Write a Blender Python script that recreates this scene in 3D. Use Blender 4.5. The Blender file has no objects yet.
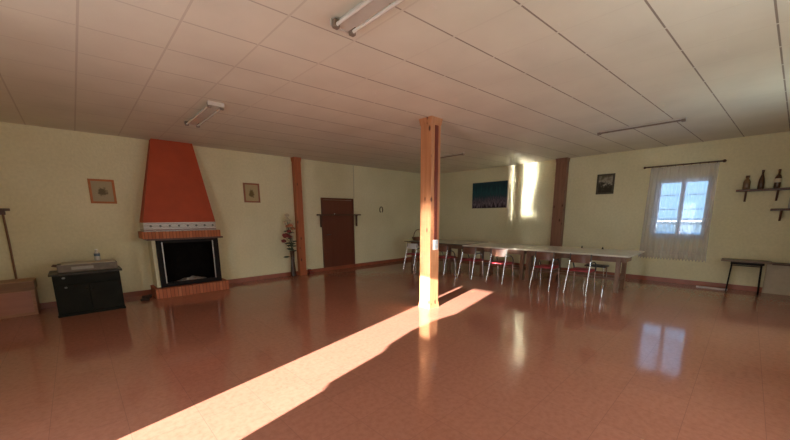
import bpy, bmesh, math, random
from mathutils import Vector, Matrix
random.seed(7)
S = bpy.context.scene
COL = S.collection
PI = math.pi

# ------------------------------------------------------------------ camera
CAM = Vector((-9.5746, -8.1122, 1.5))
yaw, pitch, roll = 0.81005, -0.17838, -0.0066
fw = Vector((math.cos(yaw)*math.cos(pitch), math.sin(yaw)*math.cos(pitch), math.sin(pitch)))
r0 = Vector((math.sin(yaw), -math.cos(yaw), 0)); u0 = r0.cross(fw)
rr = math.cos(roll)*r0 + math.sin(roll)*u0
uu = -math.sin(roll)*r0 + math.cos(roll)*u0
cd = bpy.data.cameras.new('camera'); cam = bpy.data.objects.new('camera', cd); COL.objects.link(cam)
M = Matrix((rr, uu, -fw)).transposed().to_4x4(); M.translation = CAM
cam.matrix_world = M
cd.sensor_width = 36; cd.lens = 332.67/790*36
cd.shift_y = (276.715-220)/790
cd.clip_start = 0.02
S.camera = cam

# ------------------------------------------------------------------ light
S.view_settings.view_transform = 'Standard'; S.view_settings.look = 'None'
S.view_settings.gamma = 1.0; S.view_settings.exposure = 0.12
cy = S.cycles
cy.use_denoising = True
try:
    cy.denoiser = 'OPENIMAGEDENOISE'
except Exception:
    pass
cy.caustics_reflective = True; cy.blur_glossy = 0.0
cy.sample_clamp_indirect = 0.0
cy.max_bounces = 10; cy.diffuse_bounces = 6; cy.glossy_bounces = 5; cy.transparent_max_bounces = 16
cy.use_guiding = True; cy.use_surface_guiding = True

W = bpy.data.worlds.new('sky'); S.world = W; W.use_nodes = True
bg = W.node_tree.nodes['Background']; bg.inputs[0].default_value = (0.42, 0.70, 1.0, 1); bg.inputs[1].default_value = 1.6

sd = bpy.data.lights.new('sun', 'SUN'); sd.energy = 50; sd.angle = 0.009; sd.color = (1.0, 0.98, 0.95)
sun = bpy.data.objects.new('sun', sd); COL.objects.link(sun)
SUN_DIR = Vector((1, 0.2265, -0.284))
sun.rotation_euler = SUN_DIR.to_track_quat('-Z', 'Y').to_euler()

def area(name, loc, direction, sx, sy, power, color):
    d = bpy.data.lights.new(name, 'AREA'); d.shape = 'RECTANGLE'; d.size = sx; d.size_y = sy
    d.energy = power; d.color = color
    o = bpy.data.objects.new(name, d); COL.objects.link(o); o.location = loc
    o.rotation_euler = Vector(direction).to_track_quat('-Z', 'Y').to_euler()
    return o
# fill lamps added in invented rear wall openings, then daylight at the open doorway
for k, xw in enumerate((-9.9, -6.6, -3.4)):
    area('fill_rear_opening', (xw, -9.02, 1.6), (0, 1, 0), 0.92, 1.3, (9, 24, 14)[k], ((1.0, 0.86, 0.58), (0.96, 1.0, 0.98), (0.84, 1.0, 1.0))[k])
area('daylight_doorway', (-11.27, -6.03, 1.06), (1, 0, 0), 0.62, 2.0, 46, (0.85, 0.92, 1.0))

# ------------------------------------------------------------------ helpers
class MB:
    def __init__(self): self.bm = bmesh.new()
    def box(self, c, s, rz=0, rx=0, ry=0, bev=0.0):
        m = bmesh.ops.create_cube(self.bm, size=1.0)
        R = Matrix.Rotation(rz, 4, 'Z') @ Matrix.Rotation(ry, 4, 'Y') @ Matrix.Rotation(rx, 4, 'X')
        T = Matrix.Translation(c) @ R @ Matrix.Diagonal((s[0], s[1], s[2], 1))
        bmesh.ops.transform(self.bm, matrix=T, verts=m['verts'])
        if bev:
            es = set(e for v in m['verts'] for e in v.link_edges)
            bmesh.ops.bevel(self.bm, geom=list(es), offset=bev, segments=2, affect='EDGES', profile=0.6)
        return self
    def b2(self, lo, hi, bev=0.0):
        lo, hi = Vector(lo), Vector(hi)
        return self.box((lo+hi)/2, (abs(hi.x-lo.x), abs(hi.y-lo.y), abs(hi.z-lo.z)), bev=bev)
    def hexa(self, b, t):
        vs = [self.bm.verts.new(p) for p in list(b)+list(t)]
        f = self.bm.faces.new
        f((vs[3], vs[2], vs[1], vs[0])); f((vs[4], vs[5], vs[6], vs[7]))
        for i in range(4):
            j = (i+1) % 4; f((vs[i], vs[j], vs[4+j], vs[4+i]))
        return self
    def tube(self, pts, r, n=10, caps=True):
        pts = [Vector(p) for p in pts]
        rs = r if isinstance(r, (list, tuple)) else [r]*len(pts)
        rings = []; prev = None
        for i, p in enumerate(pts):
            a = pts[i+1]-p if i < len(pts)-1 else p-pts[i-1]
            if 0 < i < len(pts)-1: a = (pts[i+1]-p).normalized() + (p-pts[i-1]).normalized()
            a.normalize()
            if prev is None:
                ref = Vector((0, 0, 1)) if abs(a.z) < 0.9 else Vector((1, 0, 0))
                x = a.cross(ref).normalized()
            else:
                x = (prev - a*prev.dot(a)).normalized()
            prev = x; y = a.cross(x)
            rings.append([self.bm.verts.new(p + rs[i]*(math.cos(2*PI*k/n)*x + math.sin(2*PI*k/n)*y)) for k in range(n)])
        for a, b in zip(rings, rings[1:]):
            for k in range(n):
                self.bm.faces.new((a[k], a[(k+1) % n], b[(k+1) % n], b[k]))
        if caps:
            self.bm.faces.new(rings[0][::-1]); self.bm.faces.new(rings[-1])
        return self
    def lathe(self, prof, c=(0, 0, 0), n=20):
        c = Vector(c)
        rings = [[self.bm.verts.new(c + Vector((max(r, 1e-4)*math.cos(2*PI*k/n), max(r, 1e-4)*math.sin(2*PI*k/n), z))) for k in range(n)] for r, z in prof]
        for a, b in zip(rings, rings[1:]):
            for k in range(n):
                self.bm.faces.new((a[k], a[(k+1) % n], b[(k+1) % n], b[k]))
        self.bm.faces.new(rings[0][::-1]); self.bm.faces.new(rings[-1])
        return self
    def prism(self, poly, depth, mat):
        """poly in local XY, extruded along local Z by depth, then placed by mat."""
        a = [self.bm.verts.new(mat @ Vector((x, y, 0))) for x, y in poly]
        b = [self.bm.verts.new(mat @ Vector((x, y, depth))) for x, y in poly]
        self.bm.faces.new(a[::-1]); self.bm.faces.new(b)
        n = len(poly)
        for i in range(n): self.bm.faces.new((a[i], a[(i+1) % n], b[(i+1) % n], b[i]))
        return self
    def ball(self, c, s, seg=12):
        m = bmesh.ops.create_uvsphere(self.bm, u_segments=seg, v_segments=max(6, seg*2//3), radius=1)
        s = (s, s, s) if not isinstance(s, (tuple, list)) else s
        bmesh.ops.transform(self.bm, matrix=Matrix.Translation(c) @ Matrix.Diagonal((s[0], s[1], s[2], 1)), verts=m['verts'])
        return self
    def build(self, name, mat, parent=None, smooth=False, loc=None):
        bmesh.ops.recalc_face_normals(self.bm, faces=self.bm.faces)
        me = bpy.data.meshes.new(name); self.bm.to_mesh(me); self.bm.free()
        if smooth:
            for p in me.polygons: p.use_smooth = True
            try: me.set_sharp_from_angle(angle=math.radians(40))
            except Exception: pass
        me.materials.append(mat)
        o = bpy.data.objects.new(name, me); COL.objects.link(o)
        if parent is not None: o.parent = parent
        if loc is not None: o.location = loc
        return o

def tag(o, label, cat, group=None, kind=None):
    o['label'] = label; o['category'] = cat
    if group: o['group'] = group
    if kind: o['kind'] = kind
    return o
def thing(name, loc, label, cat, rz=0, group=None):
    o = bpy.data.objects.new(name, None); COL.objects.link(o); o.location = loc; o.rotation_euler = (0, 0, rz)
    o.empty_display_size = 0.1
    return tag(o, label, cat, group)
def struct(o):
    o['kind'] = 'structure'; return o
def copy_tree(root, loc, rz=None, label=None):
    r = root.copy(); COL.objects.link(r); r.location = loc
    if rz is not None: r.rotation_euler = (0, 0, rz)
    if label: r['label'] = label
    for ch in list(root.children):
        c = ch.copy(); COL.objects.link(c); c.parent = r
        for g in list(ch.children):
            d = g.copy(); COL.objects.link(d); d.parent = c
    return r

# ------------------------------------------------------------------ materials
def new_mat(name):
    m = bpy.data.materials.new(name); m.use_nodes = True
    nt = m.node_tree; b = nt.nodes['Principled BSDF']
    return m, nt, b
def N(nt, kind, **kw):
    n = nt.nodes.new(kind)
    for k, v in kw.items(): setattr(n, k, v)
    return n
def ramp(nt, stops, fac):
    r = N(nt, 'ShaderNodeValToRGB')
    el = r.color_ramp.elements
    el[0].position, el[0].color = stops[0][0], (*stops[0][1], 1)
    el[1].position, el[1].color = stops[-1][0], (*stops[-1][1], 1)
    for p, c in stops[1:-1]:
        e = el.new(p); e.color = (*c, 1)
    nt.links.new(fac, r.inputs[0]); return r.outputs[0]
def simple(name, col, rough=0.5, metal=0.0, var=0.12, scale=12.0, bump=0.0, bscale=60.0, spec=0.5, coat=0.0):
    m, nt, b = new_mat(name)
    tc = N(nt, 'ShaderNodeTexCoord')
    nz = N(nt, 'ShaderNodeTexNoise'); nz.inputs['Scale'].default_value = scale; nz.inputs['Detail'].default_value = 4
    nt.links.new(tc.outputs['Object'], nz.inputs['Vector'])
    lo = tuple(max(0, c*(1-var)) for c in col); hi = tuple(min(1, c*(1+var)) for c in col)
    nt.links.new(ramp(nt, [(0.3, lo), (0.7, hi)], nz.outputs['Fac']), b.inputs['Base Color'])
    b.inputs['Roughness'].default_value = rough; b.inputs['Metallic'].default_value = metal
    b.inputs['Specular IOR Level'].default_value = spec
    b.inputs['Coat Weight'].default_value = coat
    if bump:
        n2 = N(nt, 'ShaderNodeTexNoise'); n2.inputs['Scale'].default_value = bscale; n2.inputs['Detail'].default_value = 3
        nt.links.new(tc.outputs['Object'], n2.inputs['Vector'])
        bp = N(nt, 'ShaderNodeBump'); bp.inputs['Strength'].default_value = bump; bp.inputs['Distance'].default_value = 0.01
        nt.links.new(n2.outputs['Fac'], bp.inputs['Height']); nt.links.new(bp.outputs[0], b.inputs['Normal'])
    return m
def wood(name, dark, light, rough=0.45, axis='Z', scale=1.0, knots=False, knot_col=(0.08, 0.02, 0.005)):
    m, nt, b = new_mat(name)
    tc = N(nt, 'ShaderNodeTexCoord'); mp = N(nt, 'ShaderNodeMapping')
    sc = {'X': (0.6, 9, 9), 'Y': (9, 0.6, 9), 'Z': (9, 9, 0.6)}[axis]
    mp.inputs['Scale'].default_value = tuple(s*scale for s in sc)
    nt.links.new(tc.outputs['Object'], mp.inputs['Vector'])
    nz = N(nt, 'ShaderNodeTexNoise'); nz.inputs['Scale'].default_value = 2.2; nz.inputs['Detail'].default_value = 6; nz.inputs['Distortion'].default_value = 1.2
    nt.links.new(mp.outputs[0], nz.inputs['Vector'])
    col = ramp(nt, [(0.3, dark), (0.52, tuple((a+c)/2 for a, c in zip(dark, light))), (0.7, light)], nz.outputs['Fac'])
    if knots:
        vm = N(nt, 'ShaderNodeMapping'); vm.inputs['Scale'].default_value = (9, 9, 4.2)
        nt.links.new(tc.outputs['Object'], vm.inputs['Vector'])
        vo = N(nt, 'ShaderNodeTexVoronoi'); vo.inputs['Scale'].default_value = 0.9
        nt.links.new(vm.outputs[0], vo.inputs['Vector'])
        k = ramp(nt, [(0.10, (1, 1, 1)), (0.2, (0, 0, 0))], vo.outputs['Distance'])
        mx = N(nt, 'ShaderNodeMix', data_type='RGBA')
        nt.links.new(k, mx.inputs[0]); nt.links.new(col, mx.inputs[6]); mx.inputs[7].default_value = (*knot_col, 1)
        col = mx.outputs[2]
    nt.links.new(col, b.inputs['Base Color'])
    b.inputs['Roughness'].default_value = rough
    bp = N(nt, 'ShaderNodeBump'); bp.inputs['Strength'].default_value = 0.15; bp.inputs['Distance'].default_value = 0.004
    nt.links.new(nz.outputs['Fac'], bp.inputs['Height']); nt.links.new(bp.outputs[0], b.inputs['Normal'])
    return m

def plaster():
    m, nt, b = new_mat('cream_plaster')
    g = N(nt, 'ShaderNodeNewGeometry')
    a = N(nt, 'ShaderNodeTexNoise'); a.inputs['Scale'].default_value = 1.1; a.inputs['Detail'].default_value = 5
    nt.links.new(g.outputs['Position'], a.inputs['Vector'])
    col = ramp(nt, [(0.3, (0.70, 0.635, 0.40)), (0.7, (0.77, 0.705, 0.47))], a.outputs['Fac'])
    f = N(nt, 'ShaderNodeTexNoise'); f.inputs['Scale'].default_value = 22; f.inputs['Detail'].default_value = 5
    nt.links.new(g.outputs['Position'], f.inputs['Vector'])
    mx = N(nt, 'ShaderNodeMix', data_type='RGBA', blend_type='MULTIPLY'); mx.inputs[0].default_value = 1
    nt.links.new(col, mx.inputs[6])
    nt.links.new(ramp(nt, [(0.35, (0.93, 0.93, 0.92)), (0.65, (1, 1, 1))], f.outputs['Fac']), mx.inputs[7])
    nt.links.new(mx.outputs[2], b.inputs['Base Color'])
    b.inputs['Roughness'].default_value = 0.75; b.inputs['Specular IOR Level'].default_value = 0.25
    v = N(nt, 'ShaderNodeTexNoise'); v.inputs['Scale'].default_value = 34; v.inputs['Detail'].default_value = 4
    nt.links.new(g.outputs['Position'], v.inputs['Vector'])
    bp = N(nt, 'ShaderNodeBump'); bp.inputs['Strength'].default_value = 0.35; bp.inputs['Distance'].default_value = 0.012
    nt.links.new(v.outputs['Fac'], bp.inputs['Height']); nt.links.new(bp.outputs[0], b.inputs['Normal'])
    return m

def lines(nt, sock, period, offset, width):
    """1 inside a joint line of the given width every period."""
    s = N(nt, 'ShaderNodeMath', operation='ADD'); nt.links.new(sock, s.inputs[0]); s.inputs[1].default_value = -offset + 1000*period + period/2
    d = N(nt, 'ShaderNodeMath', operation='MODULO'); nt.links.new(s.outputs[0], d.inputs[0]); d.inputs[1].default_value = period
    t = N(nt, 'ShaderNodeMath', operation='SUBTRACT'); nt.links.new(d.outputs[0], t.inputs[0]); t.inputs[1].default_value = period/2
    a = N(nt, 'ShaderNodeMath', operation='ABSOLUTE'); nt.links.new(t.outputs[0], a.inputs[0])
    c = N(nt, 'ShaderNodeMath', operation='LESS_THAN'); nt.links.new(a.outputs[0], c.inputs[0]); c.inputs[1].default_value = width/2
    return c.outputs[0]

def floor_mat():
    m, nt, b = new_mat('terracotta_tiles')
    g = N(nt, 'ShaderNodeNewGeometry'); sp = N(nt, 'ShaderNodeSeparateXYZ'); nt.links.new(g.outputs['Position'], sp.inputs[0])
    T = 0.42
    lx = lines(nt, sp.outputs[0], T, -9.05, 0.004); ly = lines(nt, sp.outputs[1], T, -7.54, 0.004)
    mxn = N(nt, 'ShaderNodeMath', operation='MAXIMUM'); nt.links.new(lx, mxn.inputs[0]); nt.links.new(ly, mxn.inputs[1])
    # per-tile tone
    sn = N(nt, 'ShaderNodeVectorMath', operation='SNAP'); sn.inputs[1].default_value = (T, T, 50)
    ad = N(nt, 'ShaderNodeVectorMath', operation='ADD'); ad.inputs[1].default_value = (9.05, 7.54, 0)
    nt.links.new(g.outputs['Position'], ad.inputs[0]); nt.links.new(ad.outputs[0], sn.inputs[0])
    wn = N(nt, 'ShaderNodeTexWhiteNoise', noise_dimensions='3D'); nt.links.new(sn.outputs[0], wn.inputs['Vector'])
    tile = ramp(nt, [(0.0, (0.42, 0.176, 0.116)), (1.0, (0.44, 0.184, 0.122))], wn.outputs['Value'])
    nz = N(nt, 'ShaderNodeTexNoise'); nz.inputs['Scale'].default_value = 24; nz.inputs['Detail'].default_value = 7; nz.inputs['Roughness'].default_value = 0.65
    nt.links.new(g.outputs['Position'], nz.inputs['Vector'])
    mo = ramp(nt, [(0.32, (0.79, 0.76, 0.74)), (0.58, (1, 1, 1)), (0.75, (1.0, 1.0, 1.0))], nz.outputs['Fac'])
    mm = N(nt, 'ShaderNodeMix', data_type='RGBA', blend_type='MULTIPLY'); mm.inputs[0].default_value = 0.8
    nt.links.new(tile, mm.inputs[6]); nt.links.new(mo, mm.inputs[7])
    mx = N(nt, 'ShaderNodeMix', data_type='RGBA'); nt.links.new(mxn.outputs[0], mx.inputs[0]); nt.links.new(mm.outputs[2], mx.inputs[6])
    mx.inputs[7].default_value = (0.31, 0.13, 0.09, 1)
    nt.links.new(mx.outputs[2], b.inputs['Base Color'])
    # gloss
    rn = N(nt, 'ShaderNodeTexNoise'); rn.inputs['Scale'].default_value = 2.5; nt.links.new(g.outputs['Position'], rn.inputs['Vector'])
    mr = N(nt, 'ShaderNodeMapRange'); mr.inputs[3].default_value = 0.075; mr.inputs[4].default_value = 0.10
    nt.links.new(rn.outputs['Fac'], mr.inputs[0])
    ra = N(nt, 'ShaderNodeMath', operation='MULTIPLY_ADD'); nt.links.new(mxn.outputs[0], ra.inputs[0]); ra.inputs[1].default_value = 0.06
    nt.links.new(mr.outputs[0], ra.inputs[2]); nt.links.new(ra.outputs[0], b.inputs['Roughness'])
    b.inputs['IOR'].default_value = 1.55
    # slight waviness, each tile a little out of level
    wv = N(nt, 'ShaderNodeTexNoise'); wv.inputs['Scale'].default_value = 3.0; wv.inputs['Detail'].default_value = 1
    nt.links.new(g.outputs['Position'], wv.inputs['Vector'])
    bp = N(nt, 'ShaderNodeBump'); bp.inputs['Strength'].default_value = 0.015; bp.inputs['Distance'].default_value = 0.01
    nt.links.new(wv.outputs['Fac'], bp.inputs['Height']); nt.links.new(bp.outputs[0], b.inputs['Normal'])
    return m

def ceiling_mat():
    m, nt, b = new_mat('ceiling_panels')
    g = N(nt, 'ShaderNodeNewGeometry'); sp = N(nt, 'ShaderNodeSeparateXYZ'); nt.links.new(g.outputs['Position'], sp.inputs[0])
    v = N(nt, 'ShaderNodeMath', operation='MULTIPLY_ADD'); nt.links.new(sp.outputs[0], v.inputs[0]); v.inputs[1].default_value = 0.066
    nt.links.new(sp.outputs[1], v.inputs[2])
    ln = lines(nt, v.outputs[0], 0.58, -5.717-0.396, 0.014)
    cr = lines(nt, sp.outputs[0], 0.57, -8.79, 0.016)
    crw = lines(nt, sp.outputs[0], 0.57, -8.79, 0.022)
    nz = N(nt, 'ShaderNodeTexNoise'); nz.inputs['Scale'].default_value = 1.6; nz.inputs['Detail'].default_value = 5
    nt.links.new(g.outputs['Position'], nz.inputs['Vector'])
    base = ramp(nt, [(0.3, (0.635, 0.60, 0.49)), (0.7, (0.705, 0.67, 0.55))], nz.outputs['Fac'])
    m1 = N(nt, 'ShaderNodeMix', data_type='RGBA'); f1 = N(nt, 'ShaderNodeMath', operation='MULTIPLY'); nt.links.new(cr, f1.inputs[0]); f1.inputs[1].default_value = 0.12
    nt.links.new(f1.outputs[0], m1.inputs[0]); nt.links.new(base, m1.inputs[6]); m1.inputs[7].default_value = (0.35, 0.28, 0.22, 1)
    inv = N(nt, 'ShaderNodeMath', operation='SUBTRACT'); inv.inputs[0].default_value = 1; nt.links.new(crw, inv.inputs[1])
    f2 = N(nt, 'ShaderNodeMath', operation='MULTIPLY'); nt.links.new(ln, f2.inputs[0]); nt.links.new(inv.outputs[0], f2.inputs[1])
    f3 = N(nt, 'ShaderNodeMath', operation='MULTIPLY'); nt.links.new(f2.outputs[0], f3.inputs[0]); 
    fx = N(nt, 'ShaderNodeMapRange'); fx.inputs[1].default_value = -9.6; fx.inputs[2].default_value = -7.0; fx.inputs[3].default_value = 0.15; fx.inputs[4].default_value = 0.8
    nt.links.new(sp.outputs[0], fx.inputs[0]); nt.links.new(fx.outputs[0], f3.inputs[1])
    fy = N(nt, 'ShaderNodeMapRange'); fy.inputs[1].default_value = -9.0; fy.inputs[2].default_value = -7.0; fy.inputs[3].default_value = 0.42; fy.inputs[4].default_value = 0.08
    nt.links.new(sp.outputs[0], fy.inputs[0]); nt.links.new(fy.outputs[0], f1.inputs[1])
    m2 = N(nt, 'ShaderNodeMix', data_type='RGBA'); nt.links.new(f3.outputs[0], m2.inputs[0]); nt.links.new(m1.outputs[2], m2.inputs[6]); m2.inputs[7].default_value = (0.16, 0.11, 0.08, 1)
    nt.links.new(m2.outputs[2], b.inputs['Base Color'])
    b.inputs['Roughness'].default_value = 0.7; b.inputs['Specular IOR Level'].default_value = 0.3
    f = N(nt, 'ShaderNodeTexNoise'); f.inputs['Scale'].default_value = 45; f.inputs['Detail'].default_value = 4
    nt.links.new(g.outputs['Position'], f.inputs['Vector'])
    bp = N(nt, 'ShaderNodeBump'); bp.inputs['Strength'].default_value = 0.15; bp.inputs['Distance'].default_value = 0.008
    nt.links.new(f.outputs['Fac'], bp.inputs['Height']); nt.links.new(bp.outputs[0], b.inputs['Normal'])
    return m

def brick_mat(name, sx, cols, mortar, vertical=True):
    """soldier-course brick faces: one joint every sx along X (and along Y on the returns)."""
    m, nt, b = new_mat(name)
    tc = N(nt, 'ShaderNodeTexCoord'); sp = N(nt, 'ShaderNodeSeparateXYZ'); nt.links.new(tc.outputs['Object'], sp.inputs[0])
    su = N(nt, 'ShaderNodeMath', operation='ADD'); nt.links.new(sp.outputs[0], su.inputs[0]); nt.links.new(sp.outputs[1], su.inputs[1])
    l = lines(nt, su.outputs[0], sx, 0.0, sx*0.16)
    sn = N(nt, 'ShaderNodeMath', operation='SNAP'); nt.links.new(su.outputs[0], sn.inputs[0]); sn.inputs[1].default_value = sx
    wn = N(nt, 'ShaderNodeTexWhiteNoise', noise_dimensions='1D'); nt.links.new(sn.outputs[0], wn.inputs['W'])
    c = ramp(nt, [(0, cols[0]), (1, cols[1])], wn.outputs['Value'])
    mx = N(nt, 'ShaderNodeMix', data_type='RGBA'); nt.links.new(l, mx.inputs[0]); nt.links.new(c, mx.inputs[6]); mx.inputs[7].default_value = (*mortar, 1)
    nt.links.new(mx.outputs[2], b.inputs['Base Color']); b.inputs['Roughness'].default_value = 0.8
    bp = N(nt, 'ShaderNodeBump'); bp.inputs['Strength'].default_value = 0.5; bp.inputs['Distance'].default_value = 0.004; bp.invert = True
    nt.links.new(l, bp.inputs['Height']); nt.links.new(bp.outputs[0], b.inputs['Normal'])
    return m

def lace_tile_mat():
    m, nt, b = new_mat('patterned_tile_band')
    tc = N(nt, 'ShaderNodeTexCoord'); sp = N(nt, 'ShaderNodeSeparateXYZ'); nt.links.new(tc.outputs['Object'], sp.inputs[0])
    # repeat every 0.15 m along x: a round medallion, scrolls between, dark line low down
    fx = N(nt, 'ShaderNodeMath', operation='ADD'); nt.links.new(sp.outputs[0], fx.inputs[0]); fx.inputs[1].default_value = 15.0
    md = N(nt, 'ShaderNodeMath', operation='MODULO'); nt.links.new(fx.outputs[0], md.inputs[0]); md.inputs[1].default_value = 0.15
    cv = N(nt, 'ShaderNodeCombineXYZ'); nt.links.new(md.outputs[0], cv.inputs[0]); nt.links.new(sp.outputs[2], cv.inputs[1])
    ds = N(nt, 'ShaderNodeVectorMath', operation='DISTANCE'); nt.links.new(cv.outputs[0], ds.inputs[0]); ds.inputs[1].default_value = (0.075, 0.098, 0)
    dot = N(nt, 'ShaderNodeMath', operation='LESS_THAN'); nt.links.new(ds.outputs['Value'], dot.inputs[0]); dot.inputs[1].default_value = 0.02
    wv = N(nt, 'ShaderNodeTexWave'); wv.wave_type = 'RINGS'; wv.inputs['Scale'].default_value = 12; wv.inputs['Distortion'].default_value = 3
    nt.links.new(cv.outputs[0], wv.inputs['Vector'])
    c = ramp(nt, [(0.35, (0.62, 0.56, 0.47)), (0.7, (0.22, 0.17, 0.13))], wv.outputs['Fac'])
    m1 = N(nt, 'ShaderNodeMix', data_type='RGBA'); nt.links.new(dot.outputs[0], m1.inputs[0]); nt.links.new(c, m1.inputs[6]); m1.inputs[7].default_value = (0.10, 0.09, 0.07, 1)
    lw = lines(nt, sp.outputs[2], 10.0, 0.028, 0.010)
    m2 = N(nt, 'ShaderNodeMix', data_type='RGBA'); nt.links.new(lw, m2.inputs[0]); nt.links.new(m1.outputs[2], m2.inputs[6]); m2.inputs[7].default_value = (0.25, 0.09, 0.05, 1)
    nt.links.new(m2.outputs[2], b.inputs['Base Color']); b.inputs['Roughness'].default_value = 0.3
    return m

def sheer(name, opac, col):
    m, nt, b = new_mat(name)
    nt.nodes.remove(b)
    out = nt.nodes['Material Output']
    tr = N(nt, 'ShaderNodeBsdfTransparent'); tr.inputs[0].default_value = (1, 1, 1, 1)
    df = N(nt, 'ShaderNodeBsdfDiffuse'); df.inputs[0].default_value = (*col, 1)
    tl = N(nt, 'ShaderNodeBsdfTranslucent'); tl.inputs[0].default_value = (*col, 1)
    ms = N(nt, 'ShaderNodeMixShader'); ms.inputs[0].default_value = 0.45
    nt.links.new(df.outputs[0], ms.inputs[1]); nt.links.new(tl.outputs[0], ms.inputs[2])
    tc = N(nt, 'ShaderNodeTexCoord'); sp = N(nt, 'ShaderNodeSeparateXYZ'); nt.links.new(tc.outputs['Object'], sp.inputs[0])
    wv = N(nt, 'ShaderNodeTexNoise'); wv.inputs['Scale'].default_value = 1
    mp = N(nt, 'ShaderNodeMapping'); mp.inputs['Scale'].default_value = (1, 30, 1.2); nt.links.new(tc.outputs['Object'], mp.inputs[0]); nt.links.new(mp.outputs[0], wv.inputs['Vector'])
    mr = N(nt, 'ShaderNodeMapRange'); mr.inputs[1].default_value = 0.3; mr.inputs[2].default_value = 0.7; mr.inputs[3].default_value = opac*0.94; mr.inputs[4].default_value = min(0.95, opac*1.06)
    nt.links.new(wv.outputs['Fac'], mr.inputs[0])
    fin = N(nt, 'ShaderNodeMixShader'); nt.links.new(mr.outputs[0], fin.inputs[0])
    nt.links.new(tr.outputs[0], fin.inputs[1]); nt.links.new(ms.outputs[0], fin.inputs[2])
    nt.links.new(fin.outputs[0], out.inputs['Surface'])
    return m

def glass_mat():
    m, nt, b = new_mat('window_glass'); nt.nodes.remove(b)
    out = nt.nodes['Material Output']
    tr = N(nt, 'ShaderNodeBsdfTransparent'); tr.inputs[0].default_value = (0.94, 0.97, 1, 1)
    gl = N(nt, 'ShaderNodeBsdfGlossy'); gl.inputs['Roughness'].default_value = 0.02
    fr = N(nt, 'ShaderNodeFresnel'); fr.inputs[0].default_value = 1.45
    mx = N(nt, 'ShaderNodeMixShader'); nt.links.new(fr.outputs[0], mx.inputs[0]); nt.links.new(tr.outputs[0], mx.inputs[1]); nt.links.new(gl.outputs[0], mx.inputs[2])
    nt.links.new(mx.outputs[0], out.inputs['Surface'])
    return m

PLASTER = plaster(); FLOOR = floor_mat(); CEIL = ceiling_mat()
SKIRT = simple('terracotta_skirting', (0.30, 0.085, 0.04), 0.35, var=0.15, scale=6)
PINE = wood('knotty_pine', (0.44, 0.18, 0.075), (0.57, 0.265, 0.125), 0.38, 'Z', knots=True)
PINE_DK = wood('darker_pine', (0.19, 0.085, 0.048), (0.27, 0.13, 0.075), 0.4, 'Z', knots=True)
PINE_RED = wood('reddish_pine', (0.34, 0.085, 0.022), (0.45, 0.13, 0.04), 0.42, 'Z', knots=True)
TERRA = simple('terracotta_paint', (0.40, 0.058, 0.014), 0.7, var=0.1, scale=4, bump=0.2, bscale=30)
BRICK = brick_mat('hearth_brick', 0.062, ((0.40, 0.11, 0.045), (0.52, 0.17, 0.075)), (0.17, 0.055, 0.03))
BRICK_M = brick_mat('mantel_brick', 0.055, ((0.40, 0.115, 0.04), (0.52, 0.17, 0.065)), (0.19, 0.06, 0.03))
TILEBAND = lace_tile_mat()
BLACK = simple('black_iron', (0.010, 0.007, 0.006), 0.6, var=0.2, spec=0.15)
SOOT = simple('sooty_steel', (0.008, 0.006, 0.005), 0.9, var=0.3, spec=0.05)
ASH = simple('wood_ash', (0.40, 0.36, 0.31), 0.95, var=0.4, scale=18, bump=0.6, bscale=40)
STEEL = simple('brushed_steel', (0.36, 0.33, 0.29), 0.35, metal=0.9, var=0.1)
CHROME = simple('chrome_tube', (0.80, 0.80, 0.84), 0.16, metal=1.0, var=0.04)
DARKTUBE = simple('dark_armrest', (0.05, 0.055, 0.05), 0.4, var=0.2)
SEAT = simple('dark_red_seat', (0.32, 0.03, 0.035), 0.45, var=0.15)
SEAT_BK = simple('black_seat', (0.02, 0.018, 0.02), 0.4, var=0.15)
PLY = wood('brown_plywood', (0.12, 0.052, 0.03), (0.18, 0.078, 0.045), 0.4, 'Y')
TABLE_TOP = simple('pale_tabletop', (0.74, 0.71, 0.62), 0.22, var=0.06, scale=5)
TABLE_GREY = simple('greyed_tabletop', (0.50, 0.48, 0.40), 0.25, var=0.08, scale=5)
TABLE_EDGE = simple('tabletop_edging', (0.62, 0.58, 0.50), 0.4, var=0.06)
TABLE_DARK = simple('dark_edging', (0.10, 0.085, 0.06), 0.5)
TABLE_WOOD = wood('table_wood', (0.16, 0.08, 0.045), (0.24, 0.125, 0.072), 0.4, 'Z')
DOORM = wood('door_veneer', (0.13, 0.033, 0.014), (0.155, 0.042, 0.018), 0.35, 'Z', scale=0.6)
DKWOOD = wood('dark_wood', (0.07, 0.028, 0.015), (0.12, 0.05, 0.025), 0.45, 'Y')
RAILW = wood('rail_wood', (0.07, 0.03, 0.014), (0.12, 0.05, 0.022), 0.45, 'X')
FRAMEW = wood('orange_frame_wood', (0.40, 0.12, 0.02), (0.50, 0.16, 0.03), 0.5, 'X')
FRAMEB = wood('brown_frame_wood', (0.24, 0.075, 0.02), (0.32, 0.10, 0.03), 0.35, 'X')
WHITE = simple('white_plastic', (0.78, 0.78, 0.74), 0.4, var=0.04)
WINFR = simple('white_window_frame', (0.75, 0.78, 0.80), 0.4, var=0.04)
LAMPW = simple('lamp_enamel', (0.52, 0.48, 0.41), 0.35, var=0.05)
LAMPT = simple('lamp_tube_glass', (0.66, 0.62, 0.55), 0.2, var=0.03)
LAMPE = simple('lamp_end_socket', (0.20, 0.15, 0.11), 0.5)
CABM = simple('dark_green_black_paint', (0.012, 0.011, 0.007), 0.6, var=0.3, scale=5, spec=0.12)
BOXM = simple('smoky_metal_tray', (0.14, 0.10, 0.065), 0.5, var=0.25, scale=14)
PAPER = simple('cream_paper', (0.62, 0.54, 0.38), 0.8, var=0.05)
CHEST = wood('chest_wood', (0.30, 0.13, 0.06), (0.40, 0.18, 0.09), 0.45, 'X')
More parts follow.
